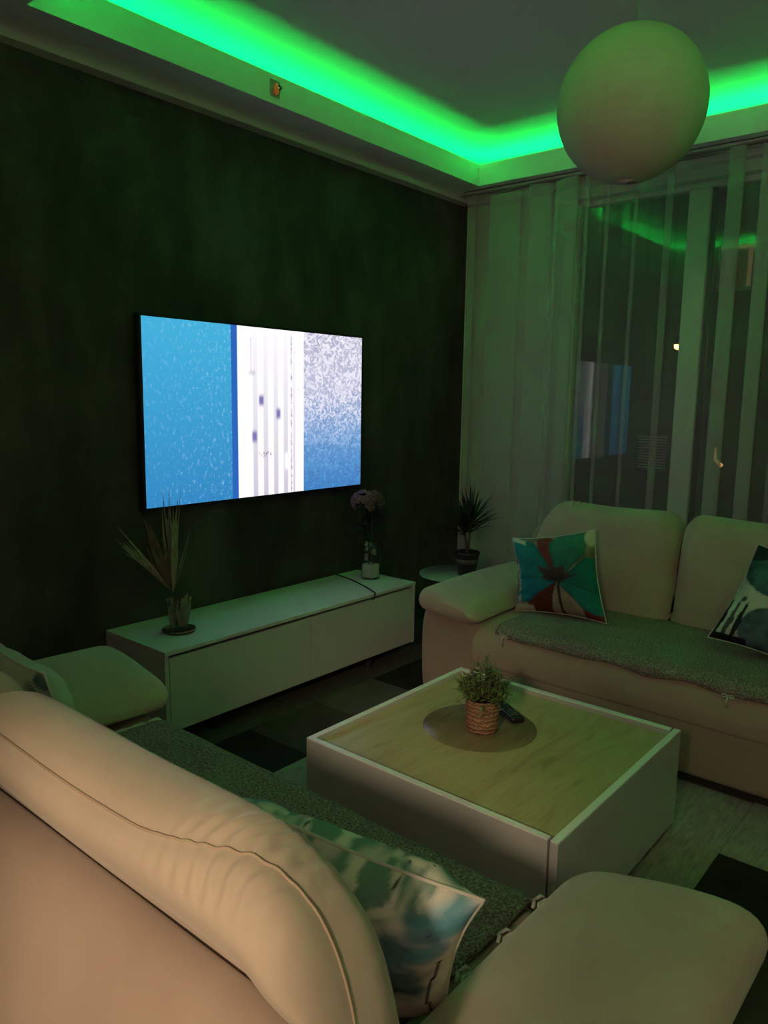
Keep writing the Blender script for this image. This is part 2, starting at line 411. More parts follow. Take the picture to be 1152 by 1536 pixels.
def stations(a, b, r, n=6, mid=8):
    e = [r*(1-cos(PI/2*k/n)) for k in range(n+1)]
    L = [a+q for q in e]+[a+r+(b-a-2*r)*k/mid for k in range(1, mid)]+[b-q for q in e[::-1]]
    return L
def end_drop(x, a, b, r):
    d = 0
    for e in (x-a, b-x):
        if e < r: tt = 1-max(e, 0)/r; d = max(d, r*(1-math.sqrt(max(0, 1-tt*tt))))
    return d

BACK = smooth_ring([(-.585, .415), (-.595, .52), (-.612, .64), (-.632, .76), (-.652, .845), (-.685, .893), (-.735, .914), (-.785, .908), (-.818, .885),
                    (-.828, .858), (-.815, .825), (-.785, .79), (-.765, .70), (-.755, .56), (-.745, .43), (-.67, .41)], 4)
def back_cushion(parent, side, a, b):
    """one back cushion reaching from local |x| = a at the middle gap to b at the outer end"""
    bm = bmesh.new(); rings = []; E_ = .078
    st = stations(a, b, E_, 9, 12)
    st = sorted(set(st+[b-.34+.0045*k for k in range(66)]))
    near = lambda y, z: min(range(len(BACK)), key=lambda i: (BACK[i][0]-y)**2+(BACK[i][1]-z)**2)
    iR, iT = near(-.803, .90), near(-.735, .914)
    crown = lambda e: iT+(iR-iT)*(lambda q: q*q*(3-2*q))(min(1, max(0, (e-.0)/.34)))   # the seam drifts from the rear to the middle of the outer end
    sp = []
    for x in st:
        d = end_drop(x, a, b, E_)*.93
        e = b-x; e2 = x-a
        corner = lambda e_, R: R*(1-math.sqrt(max(0, 1-(1-max(e_, 0)/R)**2))) if e_ < R else 0
        drop2 = .5*corner(e2, .07)
        r = []; base = ring_offset(BACK, d); i0 = crown(e)
        for i, (y, z) in enumerate(base):
            k = max(0, (z-.43)/.48)
            drop = corner(e, .21-.065*sst(-y, .70, .81))+drop2
            q = abs(i-i0)/len(base)*16
            # fine puckers either side of the seam towards the outer end
            pk = math.exp(-((e-.17)/.085)**2)*math.exp(-((q-.9)/.9)**2)
            ph = x*235+q*2.2*(1 if i < i0 else -1)+3*noise.noise(Vector((x*9, q, 1)))
            w_ = .0042*pk*sin(ph)
            groove = -.0035*math.exp(-(q/.28)**2)*(1-.0*e)
            zz = z-drop*k+.004*sin(x*11+1)*k+(w_+groove)*(1 if z > .8 else 0)
            yy = y+(.012*sin(PI*(x-a)/(b-a)) if y > -.70 and z > .5 else 0)
            r.append(Vector((side*(x-.015*k*(x/b)**2), yy, zz)))
        rings.append(r); f0 = int(i0); sp.append(r[f0].lerp(r[(f0+1) % len(r)], i0-f0))
    add_loft(bm, rings)
    o = mk('back_cushion', bm, M_SOFA, parent)
    pts = [q+Vector((0, 0, .0002)) for q in sp[6:]]
    q = pts[-1]; pts += [q+Vector((side*.002, -.008*j, -.022*j)) for j in range(1, 10)]
    mk('seam', add_tube(bmesh.new(), pts, .0021, 6), M_PIPING, o)
    return o
BODY = smooth_ring([(-.62, .06), (-.80, .05), (-.94, .055), (-.962, .12), (-.962, .30), (-.948, .48), (-.922, .62), (-.886, .72), (-.85, .765), (-.812, .782), (-.775, .765),
                    (-.755, .65), (-.72, .45), (-.64, .40), (-.60, .25)], 3)
PAD = smooth_ring([(.615, .452), (.622, .488), (.665, .522), (.74, .548), (.83, .572), (.92, .584), (.968, .572), (.985, .535), (.965, .492), (.90, .468), (.80, .455), (.70, .440)], 3)
ARM = smooth_ring([(.60, .045), (.75, .04), (.90, .045), (.935, .08), (.945, .25), (.940, .39), (.915, .455), (.84, .475), (.74, .462), (.655, .435), (.60, .40), (.595, .22)], 3)
def make_sofa(label, loc, rotz, hs=.615, gap=0., padk=1., padz=0.):
    s = thing('sofa', label, 'sofa', loc, rotz, 'pair of beige two-seat sofas')
    ex = hs-.615
    box('plinth', -hs-.24, hs+.24, -.90, -.05, .0075, .05, M_DARK, s)
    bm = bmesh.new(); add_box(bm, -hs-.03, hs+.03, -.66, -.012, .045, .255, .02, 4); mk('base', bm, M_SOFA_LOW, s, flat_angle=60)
    bm = bmesh.new(); prof = smooth_ring([(-.66, .25), (-.3, .235), (-.04, .24), (-.002, .27), (.006, .33), (-.004, .385), (-.05, .418), (-.3, .428), (-.6, .424), (-.665, .40), (-.67, .3)], 3)
    w_ = hs+.035
    add_loft(bm, [[Vector((x, y, z)) for y, z in ring_shrink(prof, end_drop(x, -w_, w_, .02))] for x in stations(-w_, w_, .02, 5, 14)])
    mk('seat', bm, M_SOFA, s)
    bm = bmesh.new(); bw_ = .815+ex
    add_loft(bm, [[Vector((x, y, z-.16*max(0, (z-.4))*(end_drop(x, -bw_, bw_, .18)/.18)**1.1)) for y, z in ring_offset(BODY, end_drop(x, -bw_, bw_, .07))] for x in stations(-bw_, bw_, .07, 8, 26)])
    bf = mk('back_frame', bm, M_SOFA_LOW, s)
    for sd in (-1, 1):
        bm = bmesh.new()
        add_loft(bm, [[Vector((sd*(x+ex), y, z)) for x, z in ring_shrink(ARM, end_drop(y, -.93, -.002, .045))] for y in stations(-.93, -.002, .045, 6, 6)])
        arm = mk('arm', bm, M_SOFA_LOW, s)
        bm = bmesh.new()
        add_loft(bm, [[Vector((sd*(ex+.615+(x-.615)*padk-.03*max(0, (-.55-y))), y, z-padz*(.4+.6*(x-.615)/.37)+.012*sin((y+.9)*3.2))) for x, z in ring_shrink(PAD, .9*end_drop(y, -.82, .05, .062))] for y in stations(-.82, .05, .062, 8, 10)])
        mk('arm_pad', bm, M_SOFA, arm)
        back_cushion(s, sd, .004+sd*gap, .74+ex if ex == 0 else .765+ex)
    return s
FS, BS = Vector((-1.275, 1.275, 0)), Vector((-1.14, 2.76, 0))
make_sofa('beige sofa in front, seen over its backrest, its seat facing the coffee table', FS, 0, .675, -.06)
make_sofa('beige sofa standing by the curtained window behind the coffee table', BS, PI, .615, 0, .87, .035)

# boucle seat throws
def throw(label, loc, rotz, x0, x1, seed, ties, binding=None, over=.02):
    o_ = thing('seat_throw', label, 'throw', loc, rotz, 'grey speckled seat throws')
    bm = bmesh.new(); nx, ny = 70, 34; V_ = []
    for i in range(nx+1):
        x = x0+(x1-x0)*i/nx; row = []
        yf = .012+.010*noise.noise(Vector((x*3, seed, 0)))
        for j in range(ny+1):
            s = j/ny; L = (.60+over+.012*noise.noise(Vector((x*4.5, seed, 2)))+.004*sin(x*23+seed))*s
            if L < .545: y, z = -.60+L, .4335
            else:
                a = (L-.545)/.065
                y = -.055+.066*sin(min(a, PI/2)); z = .4335-.066*(1-cos(min(a, PI/2)))
                if a > PI/2: z -= (a-PI/2)*.065
            z += .0035*noise.noise(Vector((x*9, y*9, seed)))+.001
            ex = min(i, nx-i)/nx
            row.append(bm.verts.new((x+(.008*noise.noise(Vector((y*9, seed, 5))) if ex < .02 else 0), y, z)))
        V_.append(row)
    for i in range(nx):
        for j in range(ny): bm.faces.new((V_[i][j], V_[i+1][j], V_[i+1][j+1], V_[i][j+1]))
    edge = [V_[i][ny].co.copy() for i in range(nx+1)]; le = [q.co.copy() for q in V_[0]]; re = [q.co.copy() for q in V_[nx]]
    c = mk('cloth', bm, M_BOUCLE, o_)
    md = c.modifiers.new('thickness', 'SOLIDIFY'); md.thickness = .012; md.offset = -1 if c.data.polygons[0].normal.z > 0 else 1; md.offset = 1 if c.data.polygons[0].normal.z > 0 else -1
    b = mk('hem', add_tube(bmesh.new(), [p+Vector((0, .004, .004)) for p in edge], .006, 6), M_BOUCLE, o_)
    if binding: mk('edge_binding', add_tube(bmesh.new(), [p+Vector((0, 0, .008+.003*sin(k*1.9))) for k, p in enumerate(le if binding < 0 else re)], [.008+.002*sin(k*2.3) for k in range(len(le))], 6), M_BINDING, o_)
    for (fx, kind) in ties:
        bm = bmesh.new()
        if kind == 'bow':
            p = edge[int(round(fx*nx))]+Vector((0, .014, .002))
            add_tube(bm, [p, p+Vector((-.014, .004, .007)), p+Vector((-.022, .002, -.004)), p+Vector((-.012, .004, -.005)), p], .0032, 6)
            add_tube(bm, [p, p+Vector((.014, .004, .007)), p+Vector((.022, .002, -.004)), p+Vector((.012, .004, -.005)), p], .0032, 6)
            add_tube(bm, [p, p+Vector((.002, .006, -.02)), p+Vector((-.002, .004, -.045))], .0034, 6)
            add_tube(bm, [p, p+Vector((.004, .006, -.018)), p+Vector((.006, .004, -.034))], .0034, 6)
        else:
            side = re if kind == 'right' else le; p = side[int(fx*ny)]+Vector((.006 if kind == 'right' else -.006, 0, .012)); d = 1 if kind == 'right' else -1
            add_tube(bm, [p, p+Vector((.012*d, .012, .012)), p+Vector((.022*d, .018, .006)), p+Vector((.016*d, -.004, .004)), p+Vector((.024*d, -.016, .003))], .0036, 6)
            add_tube(bm, [p, p+Vector((.010*d, -.010, .010)), p+Vector((.012*d, -.02, .002))], .0036, 6)
        mk('tie', bm, M_BINDING, o_)
    return o_
throw('grey speckled throw covering the seat of the sofa in front', FS, 0, -.645, .625, 1.3, [(.93, 'right'), (.72, 'right'), (.5, 'right')], -1)
throw('grey speckled throw over the seat of the sofa by the window', BS, PI, -.60, .53, 4.7, [(.955, 'bow'), (.14, 'bow')], None, .012)

# ------------------------------------------------------------------ throw pillows: a printed cover on a plump cushion
def lerp(a, b, f): return tuple(x+(y-x)*f for x, y in zip(a, b))
def sst(x, a, b):
    q = min(1, max(0, (x-a)/(b-a))); return q*q*(3-2*q)
def nz(u, v, s, k=0): return noise.fractal(Vector((u*s, v*s, k)), 1.0, 2.0, 4)
def print_flower(u, v):
    """teal hibiscus on cream"""
    u += .012*nz(u, v, 6, 1); v += .012*nz(u, v, 6, 9)
    cx, cy = .545, .40; dx, dy = u-cx, v-cy; r = math.hypot(dx, dy); a = math.degrees(math.atan2(dy, dx)) % 360
    c = lerp((.30, .27, .18), (.16, .12, .08), sst(nz(u, v, 5, 3), -.3, .3))
    def petal(col, col2, a0, half, ln, k):
        nonlocal c
        d = abs((a-a0+180) % 360-180)/half; edge = 1.22*ln*(1-.35*d*d)*(1+.05*nz(u, v, 8, k))
        col = tuple(x*.72 for x in col); col2 = tuple(x*.72 for x in col2)
        if d < 1 and r < edge:
            f = sst(1-d, 0, .1)*sst(edge-r, 0, .03)
            vein = .5+.5*sin(d*26+nz(u, v, 10, k)*3)
            q = lerp(col, col2, min(1, max(0, r/edge*.8+.25*nz(u, v, 7, k+2)+.12*vein)))
            q = tuple(x*(1-.45*sst(d, .6, 1)) for x in q)
            c = lerp(c, q, f)
    petal((.10, .012, .01), (.22, .03, .02), 238, 26, .50, 1)
    petal((.16, .02, .015), (.25, .04, .03), 320, 22, .60, 2)
    petal((.30, .17, .13), (.55, .42, .34), 290, 24, .44, 3)
    petal((.28, .16, .12), (.60, .50, .42), 265, 12, .40, 33)
    petal((.2, .03, .02), (.28, .05, .04), 103, 16, .50, 4)
    petal((.006, .16, .16), (.015, .30, .30), 338, 30, .50, 5)
    petal((.006, .14, .13), (.012, .27, .26), 12, 28, .52, 55)
    petal((.012, .17, .13), (.06, .34, .24), 70, 30, .56, 6)
    petal((.006, .17, .23), (.01, .30, .42), 190, 30, .56, 7)
    petal((.008, .18, .20), (.015, .33, .36), 146, 32, .66, 8)
    # dark stamens
    for aa, ln, wd in ((140, .26, .05), (105, .18, .06), (60, .2, .05), (30, .16, .05), (85, .14, .07), (20, .25, .018), (165, .18, .03)):
        A = math.radians(aa); l = dx*cos(A)+dy*sin(A); q = abs(-dx*sin(A)+dy*cos(A))
        if 0 < l < ln: c = lerp(c, lerp((.02, .012, .01), (.085, .03, .028), l/ln), .9*sst(wd*sin(PI*min(1, l/ln*.85+.1))-q, -.012, .012))
    if abs(dx-.02-.06*(dy+.2)**2) < .016 and -.42 < dy < 0: c = lerp(c, (.012, .01, .01), .9)
    # cream flashes at the edge and two corners
    if u < .09+.06*nz(u, v, 9, 4) and v < .72: c = lerp(c, lerp((.42, .41, .33), (.16, .15, .11), sst(nz(u, v, 12, 5), -.1, .2)), .9)
    q = math.hypot((u-.955)*1.6, v-.91)
    if q < .12: c = lerp(c, (.62, .58, .46), sst(.12-q, 0, .03))
    q = abs((v-.97)+(u-.02)*.45)
    if q < .035 and u < .2: c = lerp(c, (.62, .58, .48), .9)
    if v < .10 and u < .24: c = lerp(c, (.5, .46, .38), sst(.10-v, 0, .04))
    return c
def splat(u, v, pts):
    s = 0
    for (x, y, r) in pts: s = max(s, sst(r-math.hypot(u-x, v-y)-.35*r*nz(u, v, 9, x*7), -.25*r, .5*r))
    return s
def speck(u, v, k, pts):
    return 1. if any(math.hypot(u-x, v-y) < r for x, y, r in pts) else 0.
SPK = [(random.random(), random.random(), random.choice([.004, .006, .006, .009])) for _ in range(55)]
def print_wash(u, v):
    """teal and navy watercolour washes with black spatter on off-white"""
    c = lerp((.74, .68, .60), (.66, .56, .49), sst(nz(u, v, 3, 2), -.3, .4))
    c = lerp(c, (.05, .20, .15), .85*splat(u, v, [(.62, .97, .17), (.30, .95, .13), (.12, .9, .1), (.85, .96, .1)])*sst(nz(u, v, 12, 6)+.35, 0, .4))
    c = lerp(c, (.02, .075, .10), .9*splat(u, v, [(.50, .68, .17), (.62, .48, .22), (.80, .44, .16), (.45, .38, .16)]))
    c = lerp(c, (.045, .19, .27), .85*splat(u, v, [(.80, .70, .16), (.90, .84, .13), (.72, .60, .1)]))
    c = lerp(c, (.10, .34, .40), .7*splat(u, v, [(.96, .88, .12), (.9, .70, .08)]))
    c = lerp(c, (.02, .035, .03), .8*splat(u, v, [(.2, .62, .12), (.12, .3, .14), (.3, .2, .1)]))
    if speck(u, v, 0, SPK): c = (.012, .012, .014)
    if math.hypot(u-.36, v-.83) < .017: c = (.01, .01, .012)
    if abs(u-.955-.008*sin(v*13)) < .006 and .15 < v < .6: c = (.02, .018, .018)
    return c
def print_disc(u, v):
    """dark teal round blooms, grey-blue leaf and black marks on cream"""
    c = lerp((.50, .55, .44), (.40, .44, .35), sst(nz(u, v, 3, 2), -.3, .4))
    def disc(x, y, r, a, b, k):
        nonlocal c
        q = math.hypot(u-x, v-y)+.02*nz(u, v, 7, k)
        if q < r: c = lerp(c, lerp(a, b, min(1, max(0, .5+.9*nz(u, v, 6, k)+(r-q)*.5))), sst(r-q, 0, .02))
    disc(.33, .86, .34, (.015, .05, .045), (.05, .17, .14), 1); disc(.10, .98, .16, (.008, .02, .018), (.015, .04, .03), 8)
    disc(.50, .18, .27, (.03, .065, .075), (.10, .17, .17), 2); disc(.86, .34, .34, (.004, .005, .006), (.02, .03, .035), 3)
    disc(.17, .44, .035, (.02, .04, .035), (.05, .09, .07), 4); disc(.22, .27, .03, (.03, .06, .05), (.08, .12, .1), 5); disc(.10, .6, .015, (.03, .05, .04), (.05, .07, .06), 6); disc(.33, .40, .012, (.03, .05, .04), (.05, .07, .06), 6)
    for k, (x, a) in enumerate(((.03, 1.9), (.12, 1.75), (.2, 1.6))):
        d = (u-x)-(v)*(.22+.03*k)*(.5-.6*v)
        if abs(d) < .03*(1-abs(v-.2)*3.2) and v < .42: c = (.015, .014, .013) if k != 1 else (.07, .075, .06)
    if v < .07 and u < .35: c = (.012, .01, .01)
    if speck(u, v, 0, SPK[:20]): c = (.03, .04, .035)
    return c
def print_leaf(u, v):
    c = (.46, .47, .38)
    c = lerp(c, (.02, .09, .075), .9*splat(u, v, [(.75, .72, .2), (.3, .5, .25), (.8, .25, .2), (.95, .9, .1)]))
    if sin((u+v)*38) > .75: c = lerp(c, (.5, .53, .45), .7)
    return c
_t = NT('printed_cover'); _a = _t.node('ShaderNodeVertexColor'); _a.layer_name = 'print'
_v = _t.coord('Object'); _n = _t.noise(_v, 300, 2, .5); _n2 = _t.noise(_v, 9, 3, .5)
_t.bsdf(_a.outputs[0], .75, .3, bump=_t.math('ADD', _n2, _t.math('MULTIPLY', _n, .1)), strength=.25, distance=.01)
M_PRINT = _t.m
M_CUSHBACK = plain('cushion_back', (.36, .32, .26), .85, .2)
def pillow(label, fn, corners, thick, n=96, belly=.5, bump=None, sag=0.):
    """corners: bottom-left, bottom-right, top-right, top-left as seen from the printed side"""
    BL, BR, TR, TL = [Vector(p) for p in corners]
    cen = (BL+BR+TR+TL)/4; nrm = ((BR-BL).cross(TL-BL)).normalized()
    o_ = thing('throw_pillow', label, 'pillow', cen, 0, 'printed throw pillows')
    bm = bmesh.new(); lay = bm.verts.layers.float_color.new('print')
    def pos(u, v, side):
        # pull the middle of each edge inward a little, keep pointed corners
        a, b = 2*u-1, 2*v-1
        pu = u+.045*(-a)*(1-b*b)*abs(a)**2; pv = v+.045*(-b)*(1-a*a)*abs(b)**2
        p = BL*(1-pu)*(1-pv)+BR*pu*(1-pv)+TR*pu*pv+TL*(1-pu)*pv
        h = ((1-a**4)*(1-b**4))**.62 if abs(a) < 1 and abs(b) < 1 else 0
        w_ = 1-.10*abs(nz(u, v, 3.2, 11))*(abs(a)+abs(b))
        d = thick*h*w_*(belly if side > 0 else 1-belly)
        d += (.006*nz(u, v, 4, 5)+(.012*sin(9*a+4*b)*abs(a*b)))*(h**.5)
        q = p+nrm*d*side-cen
        q.z -= sag*(1-b*b)*.0
        return q
    gf = [[bm.verts.new(pos(i/n, j/n, 1)) for j in range(n+1)] for i in range(n+1)]
    for i in range(n+1):
        for j in range(n+1): gf[i][j][lay] = (*fn(i/n, j/n), 1)
    for i in range(n):
        for j in range(n): bm.faces.new((gf[i][j], gf[i+1][j], gf[i+1][j+1], gf[i][j+1]))
    m = n//4
    mk_ = mk('cover', bm, M_PRINT, o_)
    bm = bmesh.new(); lay = bm.verts.layers.float_color.new('print'); m = n
    gb = [[bm.verts.new(pos(i/m, j/m, -1)) for j in range(m+1)] for i in range(m+1)]
    for i in range(m+1):
        for j in range(m+1): gb[i][j][lay] = (*fn(1-i/m, j/m), 1)
    for i in range(m):
        for j in range(m): bm.faces.new((gb[i][j], gb[i][j+1], gb[i+1][j+1], gb[i+1][j]))
    mk('back', bm, M_PRINT, o_)
    loop = [pos(k/30, 0, 0) for k in range(30)]+[pos(1, k/30, 0) for k in range(30)]+[pos(1-k/30, 1, 0) for k in range(30)]+[pos(0, 1-k/30, 0) for k in range(31)]
    mk('edge_seam', add_tube(bmesh.new(), loop, .0032, 6), M_BINDING, o_)
    return o_
# printed side faces the room (-y) on the window sofa
pillow('teal and brown flower print pillow leaning in the window sofa corner', print_flower,
       ((-1.74, 3.055, .437), (-1.32, 3.12, .447), (-1.45, 3.235, .84), (-1.84, 3.17, .755)), .15)
pillow('cream pillow with dark teal round blooms, cut off by the right picture edge', print_disc,
       ((-.885, 3.09, .49), (-.47, 3.03, .44), (-.36, 3.17, .82), (-.765, 3.235, .865)), .15)
# printed side faces the back of the room on the front sofa
pillow('off-white pillow with teal and navy watercolour washes on the sofa in front', print_wash,
       ((-.96, .80, .455), (-.60, .89, .455), (-.52, .86, .71), (-.945, .755, .755)), .17)
pillow('teal and cream leaf print pillow at the left picture edge', print_leaf,
       ((-1.90, .80, .45), (-1.48, .82, .45), (-1.56, .735, .82), (-1.90, .73, .84)), .14, 60)

# ------------------------------------------------------------------ coffee table
X0, X1, Y0, Y1, ZT = -1.61, -.75, 1.567, 2.415, .368
ct = thing('coffee_table', 'square white coffee table with sunken oak top between the two sofas', 'table', ((X0+X1)/2, (Y0+Y1)/2, 0))
cx, cy = (X0+X1)/2, (Y0+Y1)/2; hx, hy = (X1-X0)/2, (Y1-Y0)/2
box('plinth', -hx+.06, hx-.06, -hy+.06, hy-.06, .0075, .055, M_DARK, ct)
def panel(nm, x0, x1, y0, y1, z0, z1):
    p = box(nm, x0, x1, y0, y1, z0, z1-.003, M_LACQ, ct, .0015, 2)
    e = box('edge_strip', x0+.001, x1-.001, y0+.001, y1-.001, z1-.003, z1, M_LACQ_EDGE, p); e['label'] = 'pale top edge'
    return p
panel('side_panel', -hx, hx-.028, -hy, -hy+.02, .05, ZT)
panel('side_panel', -hx, hx-.028, hy-.024, hy, .05, ZT)
panel('side_panel', -hx, -hx+.02, -hy+.02, hy-.024, .05, ZT)
panel('drawer_front', hx-.022, hx, -hy, hy, .05, ZT)
bm = bmesh.new(); add_box(bm, -hx+.02, hx-.03, -hy+.02, hy-.024, .055, .325); mk('carcass', bm, M_LACQ_MATT, ct, smooth=False)
# oak top with a round opening for the glass inlay
ic = Vector((-1.275-cx, 2.035-cy, 0)); IR = .187
bm = bmesh.new(); n = 64; zt = .349
ci = [bm.verts.new((ic.x+IR*cos(2*PI*k/n), ic.y+IR*sin(2*PI*k/n), zt)) for k in range(n)]
def sq(a):
    dx, dy = cos(a), sin(a); k = 9
    if dx > 1e-9: k = min(k, (hx-.028-ic.x)/dx)
    if dx < -1e-9: k = min(k, (-hx+.02-ic.x)/dx)
    if dy > 1e-9: k = min(k, (hy-.024-ic.y)/dy)
    if dy < -1e-9: k = min(k, (-hy+.02-ic.y)/dy)
    return (ic.x+dx*k, ic.y+dy*k, zt)
so = [bm.verts.new(sq(2*PI*k/n)) for k in range(n)]
cr = []
for k in range(n):
    j = (k+1) % n
    bm.faces.new((ci[k], so[k], so[j], ci[j]))
for (a, b) in ((hx-.028, hy-.024), (-hx+.02, hy-.024), (-hx+.02, -hy+.02), (hx-.028, -hy+.02)):
    ang = math.atan2(b-ic.y, a-ic.x) % (2*PI); k = int(ang/(2*PI/n)); j = (k+1) % n
    bm.faces.new((so[k], bm.verts.new((a, b, zt)), so[j]))
bmesh.ops.recalc_face_normals(bm, faces=bm.faces[:])
ex = bmesh.ops.extrude_face_region(bm, geom=bm.faces[:])
for g in ex['geom']:
    if isinstance(g, bmesh.types.BMVert): g.co.z -= .02
mk('oak_top', bm, M_OAK, ct, smooth=False)
il = lathe('glass_inlay', [(IR-.001, .330), (IR-.001, zt), (IR-.004, zt+.0015)], M_INLAY, ct, 64, 30, (ic.x, ic.y, 0)); il['label'] = 'round dark tinted inlay'

# potted bush
pb = thing('potted_plant', 'bushy green plant in a woven brown pot on the coffee table', 'plant', (-1.255, 2.018, .351))
lathe('pot', [(.045, 0), (.052, .004), (.054, .03), (.0525, .06), (.055, .085), (.056, .108), (.051, .11), (.047, .098)], M_WOVEN, pb, 36)
lathe('soil', [(.047, .092), (.0475, .097)], M_SOIL, pb, 24)
bm = bmesh.new(); bs = bmesh.new(); R = random.Random(3)
for k in range(150):
    a = R.uniform(0, 2*PI); rr = R.random()**.5; q = rr*.085; h = .235-.085*rr**1.6+R.uniform(-.03, .012)
    b0 = Vector((cos(a)*rr*.04, sin(a)*rr*.04, .095)); tipp = Vector((cos(a)*q, sin(a)*q, h))
    mid = (b0+tipp)/2+Vector((cos(a)*.012, sin(a)*.012, .015))
    add_tube(bs, [b0, mid, tipp], .0009, 4)
    for s in range(R.randint(4, 7)):
        f = .3+.7*s/6; p = b0*(1-f)**2+mid*2*f*(1-f)+tipp*f*f
        aa = R.uniform(0, 2*PI); d = Vector((cos(aa), sin(aa), R.uniform(-.2, .9))).normalized(); ln = R.uniform(.014, .026)
        add_blade(bm, p, p+d*ln*.5+Vector((0, 0, .003)), p+d*ln, .0095, 4, .05, .12)
for k in range(9):
    a = 2*PI*k/9+R.uniform(0, .4); b0 = Vector((cos(a)*.04, sin(a)*.04, .1)); e = b0+Vector((cos(a)*.06, sin(a)*.06, R.uniform(-.012, .03)))
    add_tube(bs, [b0, (b0+e)/2+Vector((0, 0, .016)), e], .0009, 4)
    for s in range(6):
        f = .3+.12*s; p = b0.lerp(e, f)+Vector((0, 0, .012*sin(PI*f)))
        aa = R.uniform(0, 2*PI); d = Vector((cos(aa), sin(aa), R.uniform(-.5, .5))).normalized()
        add_blade(bm, p, p+d*.01, p+d*.022, .008, 4, .05, .12)
mk('stems', bs, M_STEM, pb); mk('foliage', bm, M_LEAF, pb, smooth=False)
bm = bmesh.new()
for k in range(14):
    a = R.uniform(0, 2*PI); q = R.uniform(.01, .075); p = Vector((cos(a)*q, sin(a)*q, .222-.6*q+R.uniform(-.012, .01)))
    for j in range(5):
        aa = 2*PI*j/5; d = Vector((cos(aa), sin(aa), .35)).normalized(); add_blade(bm, p, p+d*.003, p+d*.0065, .005, 3, .2, .1)
mk('blossoms', bm, plain('pale_blossom', (.5, .55, .42), .7), pb, smooth=False)
# remote control
rc = thing('remote_control', 'black remote control lying behind the woven pot', 'remote control', (-1.26, 2.181, .351), math.radians(148))
rb = box('body', -.085, .085, -.024, .024, .0, .022, M_BLACK, rc, .007)
bm = bmesh.new()
for i in range(9):
    for j in range(3): add_lathe(bm, [(.004, .022), (.004, .0235)], 10, (-.06+i*.014, -.011+j*.011, 0))
mk('buttons', bm, plain('grey_rubber_button', (.09, .09, .09), .6), rc)

# ------------------------------------------------------------------ rug: a patchwork of dark, brown and pale pieces
def rugmat(name, a, b, stripes):
    t = NT(name); v = t.coord('Object', scale=(stripes, 1, 1)); f = t.noise(v, 14, 4, .6); g = t.noise(t.coord('Object'), 260, 2, .6)
    t.bsdf(t.ramp(f, [(.3, a), (.7, b)]), .9, .15, bump=g, strength=.5, distance=.008); return t.m
RM = [rugmat('rug_black', (.018, .014, .012), (.03, .024, .02), 1), rugmat('rug_brown', (.06, .045, .038), (.085, .065, .055), 1),
      rugmat('rug_grey', (.095, .085, .075), (.13, .115, .1), 1), rugmat('rug_pale', (.25, .225, .185), (.40, .37, .31), 5)]
rows = ["3023130", "0311303", "0132312", "1333303", "2321333", "0130313"]  # from y=1.2 upward, x rightward
RX, RY, CW, CH = -2.40, .80, .36, .40
bm = bmesh.new()
for j in range(6):
    for i in range(7):
        idx = {(0, 2): 0, (0, 3): 1, (0, 4): 2, (0, 5): 0, (1, 2): 3, (1, 3): 1, (4, 4): 3, (5, 4): 3, (6, 4): 3, (4, 3): 3, (5, 3): 0, (6, 3): 3, (4, 5): 2, (5, 5): 3}.get((i, j), int(rows[j][i]))
        n0 = len(bm.faces); bm.faces.ensure_lookup_table()
        add_box(bm, RX+i*CW+.0008, RX+(i+1)*CW-.0008, RY+j*CH+.0008, RY+(j+1)*CH-.0008, .001, .0065)
        bm.faces.ensure_lookup_table()
        for f in bm.faces[n0:]: f.material_index = idx
tag(mk('rug', bm, RM, smooth=False), 'patchwork rug of dark brown and pale squares under the coffee table', 'rug')

# ------------------------------------------------------------------ end table with dracaena
et = thing('side_table', 'round glass-topped side table in the corner behind the window sofa arm', 'table', (-2.385, 3.50, .015))
lathe('table_top', [(.205, .412), (.21, .415), (.21, .421), (.205, .424)], M_FROST, et, 56, 40)
lathe('column', [(.03, .02), (.022, .05), (.02, .39), (.06, .412)], M_STEEL, et, 24)
lathe('foot_plate', [(.15, -.015), (.15, .012), (.03, .022)], M_STEEL, et, 40, 40)
dp = thing('potted_dracaena', 'spiky dark dracaena in a brown pot on the corner side table', 'plant', (-2.315, 3.50, .4395))
lathe('pot', [(.048, 0), (.05, .003), (.066, .118), (.07, .12), (.071, .132), (.066, .134), (.062, .118)], M_POT_DK, dp, 36)
lathe('pot_label', [(.0599, .070), (.0632, .095), (.0625, .096), (.0592, .069)], M_POT_BAND, dp, 36)
lathe('soil', [(.061, .112), (.062, .117)], M_SOIL, dp, 24)
R = random.Random(5); bs = bmesh.new(); bm = bmesh.new()
for (dx, dy, h, nl) in ((.006, .0, .255, 60), (-.016, .01, .225, 44)):
    top = Vector((dx*2.2, dy*2, h))
    add_tube(bs, [(dx*.3, dy*.3, .11), (dx, dy, .17), top], [.008, .007, .006], 8)
    for k in range(nl):
        a = R.uniform(0, 2*PI); e = R.uniform(.55, 1.5) if k % 5 else R.uniform(.1, .5); ln = R.uniform(.17, .25)*(.75+.25*sin(e))
        b0 = top+Vector((0, 0, R.uniform(-.02, .045)))
        d = Vector((cos(a)*cos(e), sin(a)*cos(e), sin(e)))
        add_blade(bm, b0, b0+d*ln*.55+Vector((0, 0, .012)), b0+d*ln, .016, 7, .04, .18)
mk('trunk', bs, M_STEM, dp); mk('foliage', bm, M_LEAF_DK, dp)

